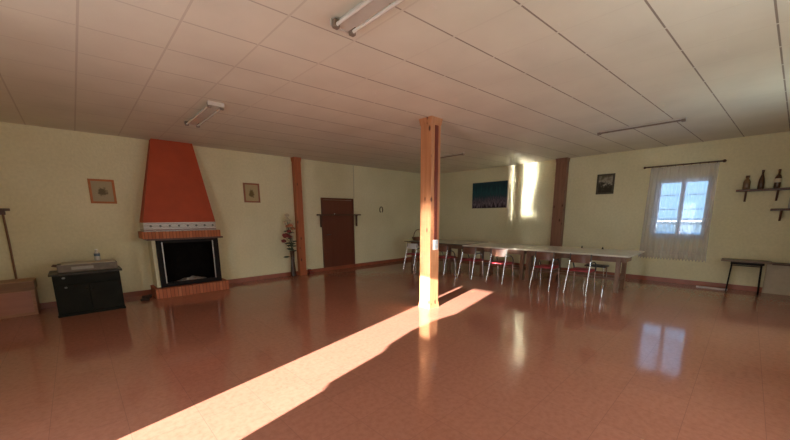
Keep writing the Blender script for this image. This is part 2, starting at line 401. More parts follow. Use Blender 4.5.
CHEST_F = wood('chest_front_panel', (0.36, 0.14, 0.085), (0.42, 0.17, 0.10), 0.35, 'X', scale=0.5)
BROOMW = wood('broom_stick_wood', (0.16, 0.07, 0.025), (0.24, 0.11, 0.04), 0.5, 'Z')
GREEN = simple('dull_green_leaf', (0.035, 0.05, 0.02), 0.6, var=0.3)
PETAL_W = simple('cream_petal', (0.55, 0.45, 0.30), 0.7, var=0.15)
PETAL_R = simple('dark_red_petal', (0.20, 0.03, 0.025), 0.7, var=0.25)
PETAL_O = simple('faded_orange_petal', (0.42, 0.16, 0.07), 0.7, var=0.2)
VASEM = simple('dark_vase_glaze', (0.06, 0.025, 0.012), 0.25, var=0.2)
WICKER = simple('brown_wicker', (0.17, 0.075, 0.03), 0.6, var=0.35, scale=40, bump=0.8, bscale=70)
GLASS_G = simple('dark_bottle_glass', (0.075, 0.034, 0.014), 0.12, var=0.2)
GLASS_A = simple('amber_bottle_glass', (0.19, 0.11, 0.05), 0.15, var=0.2)
GLASS_C = simple('clear_bottle_plastic', (0.50, 0.47, 0.40), 0.15, var=0.08)
BLUE = simple('blue_label', (0.06, 0.10, 0.14), 0.5)
BLACKLAB = simple('black_label', (0.02, 0.015, 0.012), 0.5)
SHEER = sheer('sheer_curtain', 0.36, (0.74, 0.72, 0.80)); LACE = sheer('curtain_lace', 0.45, (0.70, 0.68, 0.72))
GLASS = glass_mat()
BOARD = simple('beige_board', (0.50, 0.42, 0.30), 0.6, var=0.06)
OUT_W = simple('white_render', (0.85, 0.84, 0.80), 0.7, var=0.04)
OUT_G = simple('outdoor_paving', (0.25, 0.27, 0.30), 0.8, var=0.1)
REDBOX = simple('dark_red_cardboard', (0.20, 0.03, 0.02), 0.6)

# ------------------------------------------------------------------ room shell
H = 2.974; XL = -11.2; YB = -9.0; T = 0.25
struct(MB().b2((XL-T, YB-T, -0.15), (T, T, 0)).build('floor', FLOOR))
struct(MB().b2((XL-T, YB-T, H), (T, T, H+0.2)).build('ceiling', CEIL))
struct(MB().b2((XL-T, 0, 0), (T, T, H)).build('wall_left', PLASTER))
# right wall with the window opening
WY0, WY1, WZ0, WZ1 = -7.52, -6.58, 1.00, 2.28
m = MB()
m.b2((0, WY1, 0), (T, 0, H)); m.b2((0, YB-T, 0), (T, WY0, H)); m.b2((0, WY0, 0), (T, WY1, WZ0)); m.b2((0, WY0, WZ1), (T, WY1, H))
struct(m.build('wall_right', PLASTER))
# rear wall (behind the camera) with unseen openings added for the fill lamps
m = MB(); yb0, yb1 = YB-T, YB
ops = [(-10.4, -9.4), (-7.1, -6.1), (-3.9, -2.9)]; z0, z1 = 0.9, 2.3
xa = XL-T
for a, c in ops:
    m.b2((xa, yb0, 0), (a, yb1, H)); xa = c
    m.b2((a, yb0, 0), (c, yb1, z0)); m.b2((a, yb0, z1), (c, yb1, H))
m.b2((xa, yb0, 0), (T, yb1, H))
struct(m.build('wall_rear', PLASTER))
# entrance wall with the open doorway the sun comes through
DY1, DZ = -5.67, 2.205
m = MB(); PX = Matrix(((0, 0, 1, XL-T), (1, 0, 0, 0), (0, 1, 0, 0), (0, 0, 0, 1)))
edge = [(-6.457, 0), (-6.457, 0.93), (-6.40, 0.96), (-6.40, 1.20), (-6.335, 1.25), (-6.30, 1.41), (-6.36, 1.56), (-6.50, 1.70), (-6.512, DZ)]   # doorway jamb, its bites invented to shape the edge of the sun patch
m.prism([(YB-T, 0)] + edge + [(-6.512, H), (YB-T, H)], T, PX)
m.prism([(DY1, 0), (T, 0), (T, H), (DY1, H)], T, PX)
m.prism([(-6.512, DZ), (DY1, DZ), (DY1, H), (-6.512, H)], T, PX)
struct(m.build('wall_entrance', PLASTER))
# skirting
BH, BT = 0.097, 0.014
struct(MB().b2((XL, -BT, 0), (-8.6, 0, BH)).b2((-7.3, -BT, 0), (0, 0, BH)).build('baseboard_left', SKIRT))
struct(MB().b2((-BT, YB, 0), (0, 0, BH)).build('baseboard_right', SKIRT))

# right window: frame, sashes, glazing
wx = 0.12
wf = MB()
wf.b2((wx, WY0, WZ0), (wx+0.06, WY0+0.05, WZ1)); wf.b2((wx, WY1-0.05, WZ0), (wx+0.06, WY1, WZ1))
wf.b2((wx, WY0, WZ0), (wx+0.06, WY1, WZ0+0.05)); wf.b2((wx, WY0, WZ1-0.05), (wx+0.06, WY1, WZ1))
win = struct(wf.build('window_1', WINFR))
ym = (WY0+WY1)/2
for k, (a, c) in enumerate(((WY0+0.05, ym-0.002), (ym+0.002, WY1-0.05))):
    s = MB(); w = 0.035
    s.b2((wx-0.02, a, WZ0+0.05), (wx+0.035, a+w, WZ1-0.05)); s.b2((wx-0.02, c-w, WZ0+0.05), (wx+0.035, c, WZ1-0.05))
    s.b2((wx-0.02, a+w, WZ0+0.05), (wx+0.035, c-w, WZ0+0.05+w)); s.b2((wx-0.02, a+w, WZ1-0.05-w), (wx+0.035, c-w, WZ1-0.05))
    sash = s.build('sash', WINFR, win)
    for zz in (1.62, 1.93):
        MB().b2((wx, a+w, zz-0.007), (wx+0.02, c-w, zz+0.007)).build('glazing_bar', WINFR, sash)
    MB().b2((wx+0.008, a+w, WZ0+0.05+w), (wx+0.012, c-w, WZ1-0.05-w)).build('pane', GLASS, sash)
struct(MB().b2((-0.02, WY0-0.03, WZ0-0.03), (wx, WY1+0.03, WZ0), bev=0.004).build('trim_1', WINFR))

# outdoors beyond the window
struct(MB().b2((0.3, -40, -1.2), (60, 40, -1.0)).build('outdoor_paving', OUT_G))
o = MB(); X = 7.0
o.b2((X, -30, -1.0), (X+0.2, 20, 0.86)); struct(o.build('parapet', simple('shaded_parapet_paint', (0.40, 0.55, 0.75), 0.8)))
rl = thing('balustrade', (X, -6.0, 0.86), 'white balustrade seen low through the curtained window', 'balustrade')
MB().b2((0, -24, 0.30), (0.22, 22, 0.42)).build('top_rail', OUT_W, rl)
MB().b2((0.0, -24, 0.0), (0.2, 22, 0.1)).build('bottom_rail', OUT_W, rl)
bal = None
for k in range(60):
    yy = -4.6 + k*0.17
    if bal is None:
        bal = MB().lathe([(0.08, 0.1), (0.082, 0.15), (0.06, 0.2), (0.05, 0.25), (0.08, 0.30)], (0, 0, 0), 12).build('baluster', OUT_W, rl, smooth=True)
        bal.location = (0.1, yy, 0)
    else:
        b_ = bal.copy(); COL.objects.link(b_); b_.parent = rl; b_.location = (0.1, yy, 0)

# ------------------------------------------------------------------ door in the left wall
DX0, DX1 = -4.63, -3.555
dr = struct(MB().b2((DX0+0.05, -0.03, 0.10), (DX1-0.05, -0.001, 1.97), bev=0.003).build('door_1', DOORM))
df_ = MB().b2((DX0, -0.045, 0.10), (DX0+0.05, -0.0005, 2.025)).b2((DX1-0.05, -0.045, 0.10), (DX1, -0.0005, 2.025)).b2((DX0+0.05, -0.045, 1.975), (DX1-0.05, -0.0005, 2.025))
df_.build('door_frame', wood('door_frame_wood', (0.12, 0.034, 0.015), (0.15, 0.042, 0.018), 0.35), dr)
kb = MB().tube([(DX0+0.13, -0.03, 1.02), (DX0+0.13, -0.07, 1.02)], 0.010).tube([(DX0+0.13, -0.07, 1.02), (DX0+0.24, -0.07, 1.02)], 0.009)
kb.build('door_handle', DARKTUBE, dr, smooth=True)
st = struct(MB().b2((DX0, -0.03, BH), (DX1, -BT, 0.10)).build('trim_2', SKIRT))

br = thing('coat_rail', (-4.085, -0.002, 1.55), 'dark wooden rail on brackets across the brown door', 'rail')
MB().b2((-0.72, -0.14, -0.005), (0.72, -0.045, 0.03), bev=0.004).build('rail_board', RAILW, br)
for s in (-1, 1):
    x = s*0.60
    bk = MB().b2((x-0.025, -0.085, -0.32), (x+0.025, -0.05, -0.005), bev=0.004)
    bk.prism([(0, 0), (0.07, 0), (0, -0.09)], 0.03, Matrix(((0, 0, 1, x-0.015), (-1, 0, 0, -0.05), (0, 1, 0, -0.006), (0, 0, 0, 1))))
    bk.build('bracket', RAILW, br)
MB().tube([(-0.18, -0.10, 0.03), (-0.18, -0.10, 0.05)], 0.012, 10).build('peg', WHITE, br)

# thin cable down from the ceiling to the door corner
tag(MB().tube([(-3.50, -0.006, 2.97), (-3.50, -0.006, 2.55), (-3.505, -0.006, 2.05)], 0.005, 6).build('cable', simple('grey_cable', (0.35, 0.31, 0.22), 0.6)),
    'thin grey cable running down the cream wall above the door corner', 'cable')

# horseshoe
hs = MB(); pts = []
for k in range(17):
    a = math.radians(-60 + 300*k/16)
    pts.append((0.062*math.cos(a), 0, 0.09*math.sin(a)))
hs.tube(pts, 0.014, 8)
tag(hs.build('horseshoe', simple('rusty_iron', (0.10, 0.07, 0.03), 0.6, metal=0.4), smooth=True, loc=(-2.45, -0.015, 1.72)),
    'small rusty horseshoe hung on the cream wall right of the door', 'horseshoe')

# ------------------------------------------------------------------ pillars
def pillar(loc, w, d, mat, label, collar=0.02, h=H, plinth=True):
    p = thing('timber_pillar', loc, label, 'pillar')
    MB().b2((-w/2, -d/2, 0), (w/2, d/2, h-0.001), bev=0.006).build('post', mat, p)
    c = collar
    MB().hexa([(-w/2-.004, -d/2-.004, h-0.10), (w/2+.004, -d/2-.004, h-0.10), (w/2+.004, d/2+.004, h-0.10), (-w/2-.004, d/2+.004, h-0.10)],
              [(-w/2-c, -d/2-c, h-0.002), (w/2+c, -d/2-c, h-0.002), (w/2+c, d/2+c, h-0.002), (-w/2-c, d/2+c, h-0.002)]).build('capital', mat, p)
    if plinth:
        MB().hexa([(-w/2-.012, -d/2-.012, 0), (w/2+.012, -d/2-.012, 0), (w/2+.012, d/2+.012, 0), (-w/2-.012, d/2+.012, 0)],
                  [(-w/2-.003, -d/2-.003, 0.09), (w/2+.003, -d/2-.003, 0.09), (w/2+.003, d/2+.003, 0.09), (-w/2-.003, d/2+.003, 0.09)]).build('plinth', mat, p)
    return p
pillar((-5.4, -4.55, 0), 0.22, 0.22, PINE, 'freestanding knotty pine pillar in the middle of the tiled floor')
pillar((-5.34, -0.09, 0), 0.175, 0.145, PINE_RED, 'reddish pine pillar against the wall between flowers and brown door', collar=0.015)
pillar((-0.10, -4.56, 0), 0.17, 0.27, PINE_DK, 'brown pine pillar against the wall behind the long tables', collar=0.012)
# cable trunking and switch on the pillar (its side towards the camera's right, facing -Y)
tr = MB().b2((-5.43, -4.672, 1.135), (-5.36, -4.6605, 2.86))
tag(tr.build('cable_trunking', simple('dark_red_trunking', (0.16, 0.022, 0.008), 0.5)), 'dark red cable strip down the freestanding pine pillar to its switch', 'cable trunking')
sw = thing('light_switch', (-5.40, -4.661, 1.05), 'white double light switch box on the freestanding pine pillar', 'light switch')
MB().b2((-0.055, -0.03, -0.08), (0.055, 0.0, 0.08), bev=0.006).build('switch_box', WHITE, sw)
for s in (-1, 1):
    MB().box((0, -0.033, s*0.037), (0.06, 0.012, 0.052), rx=0.08*s, bev=0.003).build('rocker', simple('pale_grey_rocker', (0.55, 0.62, 0.66), 0.4), sw)
so = thing('power_socket', (-5.2515, -0.09, 0.49), 'small dark power socket on the side of the wall pillar', 'socket')
MB().b2((0, -0.035, -0.05), (0.02, 0.035, 0.05), bev=0.004).build('socket_plate', DKWOOD, so)

# ------------------------------------------------------------------ fireplace
fp = thing('fireplace', (-8.02, 0, 0), 'corner-free terracotta hooded fireplace with brick hearth and black firebox', 'fireplace')
fp['label'] = 'terracotta hooded fireplace with brick hearth and black open firebox'
e = 0.0015
MB().b2((-0.60, -0.62, 0), (0.68, -e, 0.185), bev=0.004).build('hearth', BRICK, fp)
# jambs and back in cream plaster
MB().b2((-0.55, -0.46, 0.186), (-0.466, -e, 1.09)).build('jamb', PLASTER, fp)
MB().b2((0.561, -0.42, 0.186), (0.585, -e, 1.09)).build('jamb', PLASTER, fp)
fb = MB()
fb.b2((-0.465, -0.46, 0.20), (-0.445, -0.02, 1.09)); fb.b2((0.54, -0.46, 0.20), (0.56, -0.02, 1.09))
fb.b2((-0.445, -0.04, 0.20), (0.54, -0.02, 1.09)); fb.b2((-0.465, -0.46, 0.185), (0.56, -0.02, 0.205)); fb.b2((-0.465, -0.45, 1.07), (0.56, -0.02, 1.095))
fbo = fb.build('firebox', SOOT, fp)
ff = MB()
ff.b2((-0.49, -0.50, 0.185), (-0.41, -0.455, 1.09)); ff.b2((0.50, -0.50, 0.185), (0.585, -0.455, 1.09)); ff.b2((-0.41, -0.50, 0.185), (0.50, -0.455, 0.27)); ff.b2((-0.41, -0.50, 1.03), (0.50, -0.455, 1.09))
ff.build('firebox_frame', BLACK, fp)
for x in (-0.395, 0.475):
    MB().b2((x-0.009, -0.510, 0.26), (x+0.009, -0.498, 1.05), bev=0.003).build('steel_trim', STEEL, fp)
ash = MB()
n1, n2 = 22, 10; grid = []
for i in range(n1+1):
    row = []
    for j in range(n2+1):
        x = -0.43 + 0.95*i/n1; y = -0.44 + 0.39*j/n2
        edge = math.sin(PI*i/n1)*math.sin(PI*j/n2)
        z = 0.206 + 0.09*edge*(0.7+0.6*random.random())*math.exp(-((x-0.15)/0.35)**2) + 0.012*random.random()*edge
        row.append(ash.bm.verts.new((x, y, z)))
    grid.append(row)
for i in range(n1):
    for j in range(n2): ash.bm.faces.new((grid[i][j], grid[i+1][j], grid[i+1][j+1], grid[i][j+1]))
tag(ash.build('ash_bed', ASH, None, smooth=True, loc=(-8.02, 0, 0)), 'grey wood ash heaped on the firebox floor', 'ash', kind='stuff')
MB().b2((-0.62, -0.56, 1.092), (0.67, -e, 1.125), bev=0.003).build('lintel_board', DKWOOD, fp)
MB().b2((-0.68, -0.56, 1.125), (0.63, -e, 1.255), bev=0.004).build('mantel_shelf', BRICK_M, fp)
tb = MB().b2((-0.635, -0.46, 0), (0.585, -e, 0.165)).build('tile_band', TILEBAND, fp); tb.location = (0, 0, 1.255)
MB().hexa([(-0.635, -0.455, 1.42), (0.585, -0.455, 1.42), (0.585, -e, 1.42), (-0.635, -e, 1.42)],
          [(-0.31, -0.20, H-0.002), (0.37, -0.20, H-0.002), (0.37, -e, H-0.002), (-0.31, -e, H-0.002)]).build('hood', TERRA, fp)
# bits lying by the hearth
def log(loc, rz, L, r, label):
    m = MB(); pts = [(L*(k/6-0.5), 0.006*random.uniform(-1, 1), r+0.003*random.uniform(0, 1)) for k in range(7)]
    m.tube(pts, [r*random.uniform(0.85, 1.0) for _ in pts], 9)
    o = m.build('log', simple('bark', (0.05, 0.025, 0.015), 0.9, var=0.4, scale=30, bump=0.8), smooth=True, loc=loc); o.rotation_euler = (0, 0, rz)
    return tag(o, label, 'firewood')
log((-8.74, -0.42, 0), 0.5, 0.16, 0.035, 'short dark log on the floor left of the brick hearth')
log((-8.80, -0.60, 0), -0.5, 0.13, 0.025, 'thinner pale-ended stick in front of the short log by the hearth')['label'] = 'thinner stick on the floor in front of the short log'

# ------------------------------------------------------------------ pictures
def art_mat(name, build):
    m, nt, b = new_mat(name); tc = N(nt, 'ShaderNodeTexCoord'); build(nt, b, tc); b.inputs['Roughness'].default_value = 0.6; b.inputs['Specular IOR Level'].default_value = 0.15
    return m
def sketch(bgc, inkc, cx, cz, sx, sz, seed):
    def f(nt, b, tc):
        mp = N(nt, 'ShaderNodeMapping'); mp.inputs['Location'].default_value = (-cx/sx, 0, -cz/sz); mp.inputs['Scale'].default_value = (1/sx, 0, 1/sz)
        nt.links.new(tc.outputs['Object'], mp.inputs[0])
        ln = N(nt, 'ShaderNodeVectorMath', operation='LENGTH'); nt.links.new(mp.outputs[0], ln.inputs[0])
        nz = N(nt, 'ShaderNodeTexNoise'); nz.inputs['Scale'].default_value = 28; nz.inputs['Detail'].default_value = 5
        ad = N(nt, 'ShaderNodeVectorMath', operation='ADD'); ad.inputs[1].default_value = (seed, seed, seed); nt.links.new(tc.outputs['Object'], ad.inputs[0]); nt.links.new(ad.outputs[0], nz.inputs['Vector'])
        s = N(nt, 'ShaderNodeMath', operation='MULTIPLY_ADD'); nt.links.new(nz.outputs['Fac'], s.inputs[0]); s.inputs[1].default_value = 1.4; nt.links.new(ln.outputs['Value'], s.inputs[2])
        nt.links.new(ramp(nt, [(0.0, inkc), (1.0, inkc), (0.0, inkc)][:2] if False else [(0.75, inkc), (0.98, bgc)], N_scale(nt, s.outputs[0], 0.6)), b.inputs['Base Color'])
    return f
def N_scale(nt, sock, k):
    n = N(nt, 'ShaderNodeMath', operation='MULTIPLY'); nt.links.new(sock, n.inputs[0]); n.inputs[1].default_value = k; return n.outputs[0]
def picture(name, x0, x1, z0, z1, fwid, fmat, art, label, side='L', depth=0.022, cat='picture', mat_w=0.0):
    """side L: on the wall y=0; side R: on the wall x=0 (x0,x1 are then y values)."""
    w, h = abs(x1-x0), z1-z0
    if side == 'L': p = thing(name, ((x0+x1)/2, -0.001, (z0+z1)/2), label, cat)
    else: p = thing(name, (-0.001, (x0+x1)/2, (z0+z1)/2), label, cat, rz=-PI/2)
    if fwid:
        f = MB()
        f.b2((-w/2, -depth, -h/2), (-w/2+fwid, 0, h/2), bev=.003).b2((w/2-fwid, -depth, -h/2), (w/2, 0, h/2), bev=.003)
        f.b2((-w/2+fwid, -depth, -h/2), (w/2-fwid, 0, -h/2+fwid), bev=.003).b2((-w/2+fwid, -depth, h/2-fwid), (w/2-fwid, 0, h/2), bev=.003)
        f.build('frame', fmat, p)
    MB().b2((-w/2+fwid*0.9, -depth*0.5, -h/2+fwid*0.9), (w/2-fwid*0.9, -0.002, h/2-fwid*0.9)).build('print', art, p)
    return p
picture('framed_picture', -9.305, -8.945, 1.77, 2.195, 0.036, FRAMEW, art_mat('sketch_one', sketch((0.40, 0.32, 0.19), (0.15, 0.115, 0.06), 0.0, -0.01, 0.085, 0.09, 1.3)),
        'small orange-wood framed sketch on the wall above the black cabinet')
picture('framed_picture', -6.655, -6.285, 1.85, 2.29, 0.036, FRAMEB, art_mat('sketch_two', sketch((0.44, 0.34, 0.18), (0.16, 0.11, 0.04), 0.0, -0.02, 0.075, 0.11, 4.1)),
        'small brown framed print on the wall right of the fireplace')
def canvas(nt, b, tc):
    mp = N(nt, 'ShaderNodeMapping'); mp.inputs['Scale'].default_value = (26, 1, 1.6); nt.links.new(tc.outputs['Object'], mp.inputs[0])
    nz = N(nt, 'ShaderNodeTexNoise'); nz.inputs['Scale'].default_value = 1.3; nz.inputs['Detail'].default_value = 5; nt.links.new(mp.outputs[0], nz.inputs['Vector'])
    sp = N(nt, 'ShaderNodeSeparateXYZ'); nt.links.new(tc.outputs['Object'], sp.inputs[0])
    ma = N(nt, 'ShaderNodeMath', operation='MULTIPLY_ADD'); nt.links.new(sp.outputs[2], ma.inputs[0]); ma.inputs[1].default_value = 1.5; ma.inputs[2].default_value = 0.62
    ad = N(nt, 'ShaderNodeMath', operation='MULTIPLY_ADD'); nt.links.new(nz.outputs['Fac'], ad.inputs[0]); ad.inputs[1].default_value = -1.1; nt.links.new(ma.outputs[0], ad.inputs[2])
    n2 = N(nt, 'ShaderNodeMath', operation='ADD'); nt.links.new(ad.outputs[0], n2.inputs[0]); n2.inputs[1].default_value = 0.46
    nt.links.new(ramp(nt, [(0.0, (0.04, 0.03, 0.04)), (0.10, (0.26, 0.21, 0.25)), (0.20, (0.07, 0.055, 0.075)), (0.30, (0.15, 0.12, 0.15)), (0.42, (0.04, 0.06, 0.075)), (0.60, (0.022, 0.085, 0.095)), (0.9, (0.018, 0.05, 0.065))], n2.outputs[0]), b.inputs['Base Color'])
picture('canvas_painting', -1.77, -2.99, 1.75, 2.55, 0.0, None, art_mat('teal_canvas_paint', canvas), 'unframed dark teal canvas painting on the far wall', 'R', 0.03)
def portrait(nt, b, tc):
    nz = N(nt, 'ShaderNodeTexNoise'); nz.inputs['Scale'].default_value = 11; nz.inputs['Detail'].default_value = 4; nt.links.new(tc.outputs['Object'], nz.inputs['Vector'])
    sp = N(nt, 'ShaderNodeSeparateXYZ'); nt.links.new(tc.outputs['Object'], sp.inputs[0])
    ma = N(nt, 'ShaderNodeMath', operation='MULTIPLY_ADD'); nt.links.new(sp.outputs[2], ma.inputs[0]); ma.inputs[1].default_value = 1.6; nt.links.new(nz.outputs['Fac'], ma.inputs[2])
    nt.links.new(ramp(nt, [(0.25, (0.04, 0.035, 0.022)), (0.48, (0.06, 0.052, 0.036)), (0.58, (0.34, 0.31, 0.24)), (0.70, (0.24, 0.21, 0.15)), (0.85, (0.12, 0.105, 0.06))], ma.outputs[0]), b.inputs['Base Color'])
picture('framed_picture', -5.385, -5.765, 2.015, 2.495, 0.04, simple('olive_black_frame', (0.055, 0.045, 0.022), 0.4), art_mat('dark_print', portrait),
        'small dark framed picture on the wall left of the curtained window', 'R')

# ------------------------------------------------------------------ curtain
cu = thing('curtain', (-0.07, -6.99, 2.55), 'sheer white lace curtain hanging from a dark rod over the window', 'curtain')
rod = MB().tube([(0, -0.63, 0.0), (0, 0.63, 0.0)], 0.014, 10)
rod.ball((0, -0.645, 0), 0.030).ball((0, 0.645, 0), 0.026)
ro = rod.build('rod', DKWOOD, cu, smooth=True)
for y in (-0.58, 0.58):
    MB().tube([(0.0, y, 0), (0.068, y, 0.0)], 0.010, 8).build('rod_bracket', DKWOOD, ro)
def cloth(y0a, y1a, y0b, y1b, za, zb, ph, ny=120, nz=14, off=0.0, scallop=0.0):
    m = MB(); g = []
    for i in range(ny+1):
        t = i/ny; col = []
        for j in range(nz+1):
            s = j/nz
            y = (y0a*(1-s)+y0b*s)*(1-t) + (y1a*(1-s)+y1b*s)*t
            z = za*(1-s)+zb*s
            if j == nz: z += scallop*abs(math.sin(t*PI*22))
            x = off + 0.009*math.sin(t*2*PI*11+ph)*(0.6+0.5*s) + 0.004*math.sin(t*2*PI*27+1.3*s)
            col.append(m.bm.verts.new((x, y, z)))
        g.append(col)
    for i in range(ny):
        for j in range(nz): m.bm.faces.new((g[i][j], g[i+1][j], g[i+1][j+1], g[i][j+1]))
    return m
fab = cloth(0.53, -0.58, 0.56, -0.60, -0.02, -1.90, 0.4).build('fabric', SHEER, cu, smooth=True)
cloth(0.525, -0.575, 0.525, -0.57, -1.12, -1.27, 0.4, nz=3, off=-0.004).build('lace_band', LACE, fab, smooth=True)
cloth(0.56, -0.60, 0.57, -0.61, -1.85, -2.05, 0.4, nz=3, scallop=0.05).build('lace_hem', LACE, fab, smooth=True)
for k in range(9):
    y = 0.50 - k*(1.05/8)
    MB().tube([(0.018*math.cos(a), y, 0.0+0.018*math.sin(a)-0.002) for a in [2*PI*q/10 for q in range(11)]], 0.004, 6, caps=False).build('curtain_ring', DKWOOD, ro)
    MB().b2((-0.003, y-0.012, -0.06), (0.003, y+0.012, -0.016)).build('tab', SHEER, fab)

# ------------------------------------------------------------------ shelves with bottles (right)
def shelf(y0, y1, z, label):
    s = thing('wall_shelf', (-0.001, (y0+y1)/2, z), label, 'shelf'); L = abs(y1-y0)
    MB().b2((-0.16, -L/2, -0.04), (0, L/2, 0), bev=0.003).build('board', DKWOOD, s)
    for k, f in enumerate((-1, 1)):
        y = f*(L/2-0.14)
        MB().prism([(0, 0), (0.13, 0), (0.11, -0.03), (0.03, -0.16), (0, -0.19)], 0.03, Matrix(((-1, 0, 0, 0), (0, 0, 1, y-0.015), (0, 1, 0, -0.041), (0, 0, 0, 1)))).build('bracket', DKWOOD, s)
    return s
shelf(-7.87, -8.56, 1.975, 'upper dark wooden wall shelf holding three bottles')
shelf(-8.37, -8.96, 1.605, 'lower dark wooden wall shelf cut by the right edge')['label'] = 'lower dark wooden wall shelf below the three bottles'
def bottle(loc, prof, mat, label, lab=None, cap=None):
    b = thing('bottle', loc, label, 'bottle', group=None)
    MB().lathe(prof, n=18).build('glass_body', mat, b, smooth=True)
    zt = prof[-1][1]; rt = prof[-1][0]
    MB().lathe([(rt+0.003, zt-0.03), (rt+0.003, zt+0.006)], n=14).build('cap', cap or DKWOOD, b, smooth=True)
    if lab:
        MB().lathe([(lab[0], lab[1]), (lab[0], lab[2])], n=18).build('paper_label', lab[3], b, smooth=True)
    return b
bottle((-0.08, -8.00, 1.977), [(0.045, 0), (0.052, 0.01), (0.052, 0.14), (0.035, 0.18), (0.02, 0.195), (0.02, 0.21), (0.03, 0.225), (0.026, 0.25)], GLASS_A, 'squat amber bottle at the left end of the upper shelf')
bottle((-0.08, -8.19, 1.977), [(0.04, 0), (0.046, 0.01), (0.044, 0.12), (0.036, 0.18), (0.02, 0.25), (0.016, 0.27), (0.017, 0.335)], GLASS_G, 'tall plain dark bottle in the middle of the upper shelf')
bottle((-0.08, -8.395, 1.977), [(0.04, 0), (0.044, 0.01), (0.044, 0.19), (0.03, 0.225), (0.016, 0.25), (0.016, 0.33)], GLASS_G, 'dark bottle with pale label on the upper shelf, right of plain one',
       (0.0455, 0.10, 0.17, PAPER))
bottle((-0.08, -8.62, 1.607), [(0.038, 0), (0.043, 0.01), (0.043, 0.20), (0.03, 0.24), (0.015, 0.27), (0.015, 0.33)], GLASS_C, 'pale bottle with dark cap on the lower shelf', None, BLACKLAB)

# ------------------------------------------------------------------ bench and boards under the shelves
be = thing('side_bench', (-0.245, -8.17, 0), 'narrow wooden bench table on thin black legs under the shelves', 'bench')
MB().b2((-0.16, -0.34, 0.595), (0.16, 0.34, 0.63), bev=0.004).build('bench_top', wood('bench_wood', (0.13, 0.075, 0.04), (0.20, 0.115, 0.06), 0.4, 'Y'), be)
for x in (-0.12, 0.12):
    MB().b2((x-0.01, -0.25, 0.552), (x+0.01, 0.20, 0.594)).build('apron', BLACK, be)
    MB().b2((x-0.012, -0.22, 0.520), (x+0.012, 0.19, 0.535)).build('rail', BLACK, be)
for y, sy in ((0.20, 1), (-0.235, -1)):
    for x in (-0.12, 0.12):
        MB().tube([(x, y-0.02*sy, 0.594), (x, y, 0.0)], 0.011, 8).build('leg', BLACK, be)
bo = thing('board', (-0.02, -8.72, 0), 'beige board standing on edge against the wall right of the narrow bench', 'board')
MB().b2((-0.05, -0.27, 0.0), (0.005, 0.26, 0.565)).build('panel', BOARD, bo)
MB().b2((-0.22, -0.275, 0.5655), (0.005, 0.20, 0.60), bev=0.003).build('top_plank', DKWOOD, bo)
tag(MB().b2((-0.26, -7.99, 0), (-0.16, -7.52, 0.02), bev=0.003).build('plank', simple('whitish_plank', (0.58, 0.52, 0.50), 0.4)), 'whitish plank lying on the floor below the curtain', 'plank')

# ------------------------------------------------------------------ cabinet and things on the left
cb = thing('cabinet', (-9.52, -0.70, 0), 'low blackish cabinet standing near the left wall', 'cabinet')
MB().b2((-0.40, -0.25, 0.03), (0.40, 0.25, 0.645), bev=0.004).build('body', CABM, cb)
MB().b2((-0.435, -0.285, 0.645), (0.435, 0.26, 0.675), bev=0.004).build('cabinet_top', simple('worn_black_top', (0.03, 0.024, 0.014), 0.4, var=0.3, spec=0.3), cb)
MB().b2((-0.41, -0.275, 0), (0.41, 0.25, 0.03)).build('plinth', CABM, cb)
for k, (a, c) in enumerate(((-0.385, -0.003), (0.003, 0.385))):
    d = MB().b2((a, -0.268, 0.05), (c, -0.251, 0.49), bev=0.003).build('door', CABM, cb)
    MB().ball(((c-0.035) if k == 0 else (a+0.035), -0.278, 0.40), 0.013).build('knob', BLACK, d)
drw = MB().b2((-0.385, -0.268, 0.505), (0.385, -0.251, 0.635), bev=0.003).build('drawer', CABM, cb)
for z, nm in ((0.61, 'knob'), (0.455, 'knob')):
    pass
MB().ball((-0.275, -0.277, 0.605), (0.020, 0.012, 0.015)).build('pale_knob', simple('grey_knob', (0.30, 0.29, 0.25), 0.4), drw)
MB().ball((-0.265, -0.277, 0.455), (0.018, 0.012, 0.013)).build('latch', simple('grey_latch', (0.22, 0.21, 0.18), 0.4), cb)

tray = thing('griddle_box', (-9.49, -0.72, 0.675), 'flat grey metal box with a pale lid lying on the black cabinet', 'box')
MB().b2((-0.36, -0.17, 0.0), (0.36, 0.17, 0.12), bev=0.01).build('box_body', BOXM, tray)
MB().b2((-0.31, -0.19, 0.12), (0.34, 0.19, 0.135), bev=0.004).build('lid', simple('pale_lid', (0.42, 0.36, 0.24), 0.4), tray)
MB().b2((-0.20, -0.178, 0.04), (0.06, -0.17, 0.085)).build('plate', simple('pale_plate', (0.30, 0.27, 0.22), 0.4), tray)
MB().tube([(-0.36, -0.12, 0.10), (-0.41, -0.12, 0.11), (-0.41, 0.08, 0.11), (-0.36, 0.08, 0.10)], 0.010, 8).build('handle', DKWOOD, tray, smooth=True)
wb = thing('water_bottle', (-9.36, -0.66, 0.811), 'small clear bottle with blue label on the flat box', 'bottle')
MB().lathe([(0.035, 0), (0.038, 0.01), (0.038, 0.12), (0.018, 0.155), (0.018, 0.175)], n=16).build('bottle_body', GLASS_C, wb, smooth=True)
MB().lathe([(0.0395, 0.075), (0.0395, 0.12)], n=16).build('paper_label', BLUE, wb, smooth=True)
MB().lathe([(0.019, 0.175), (0.019, 0.19)], n=14).build('cap', WHITE, wb)

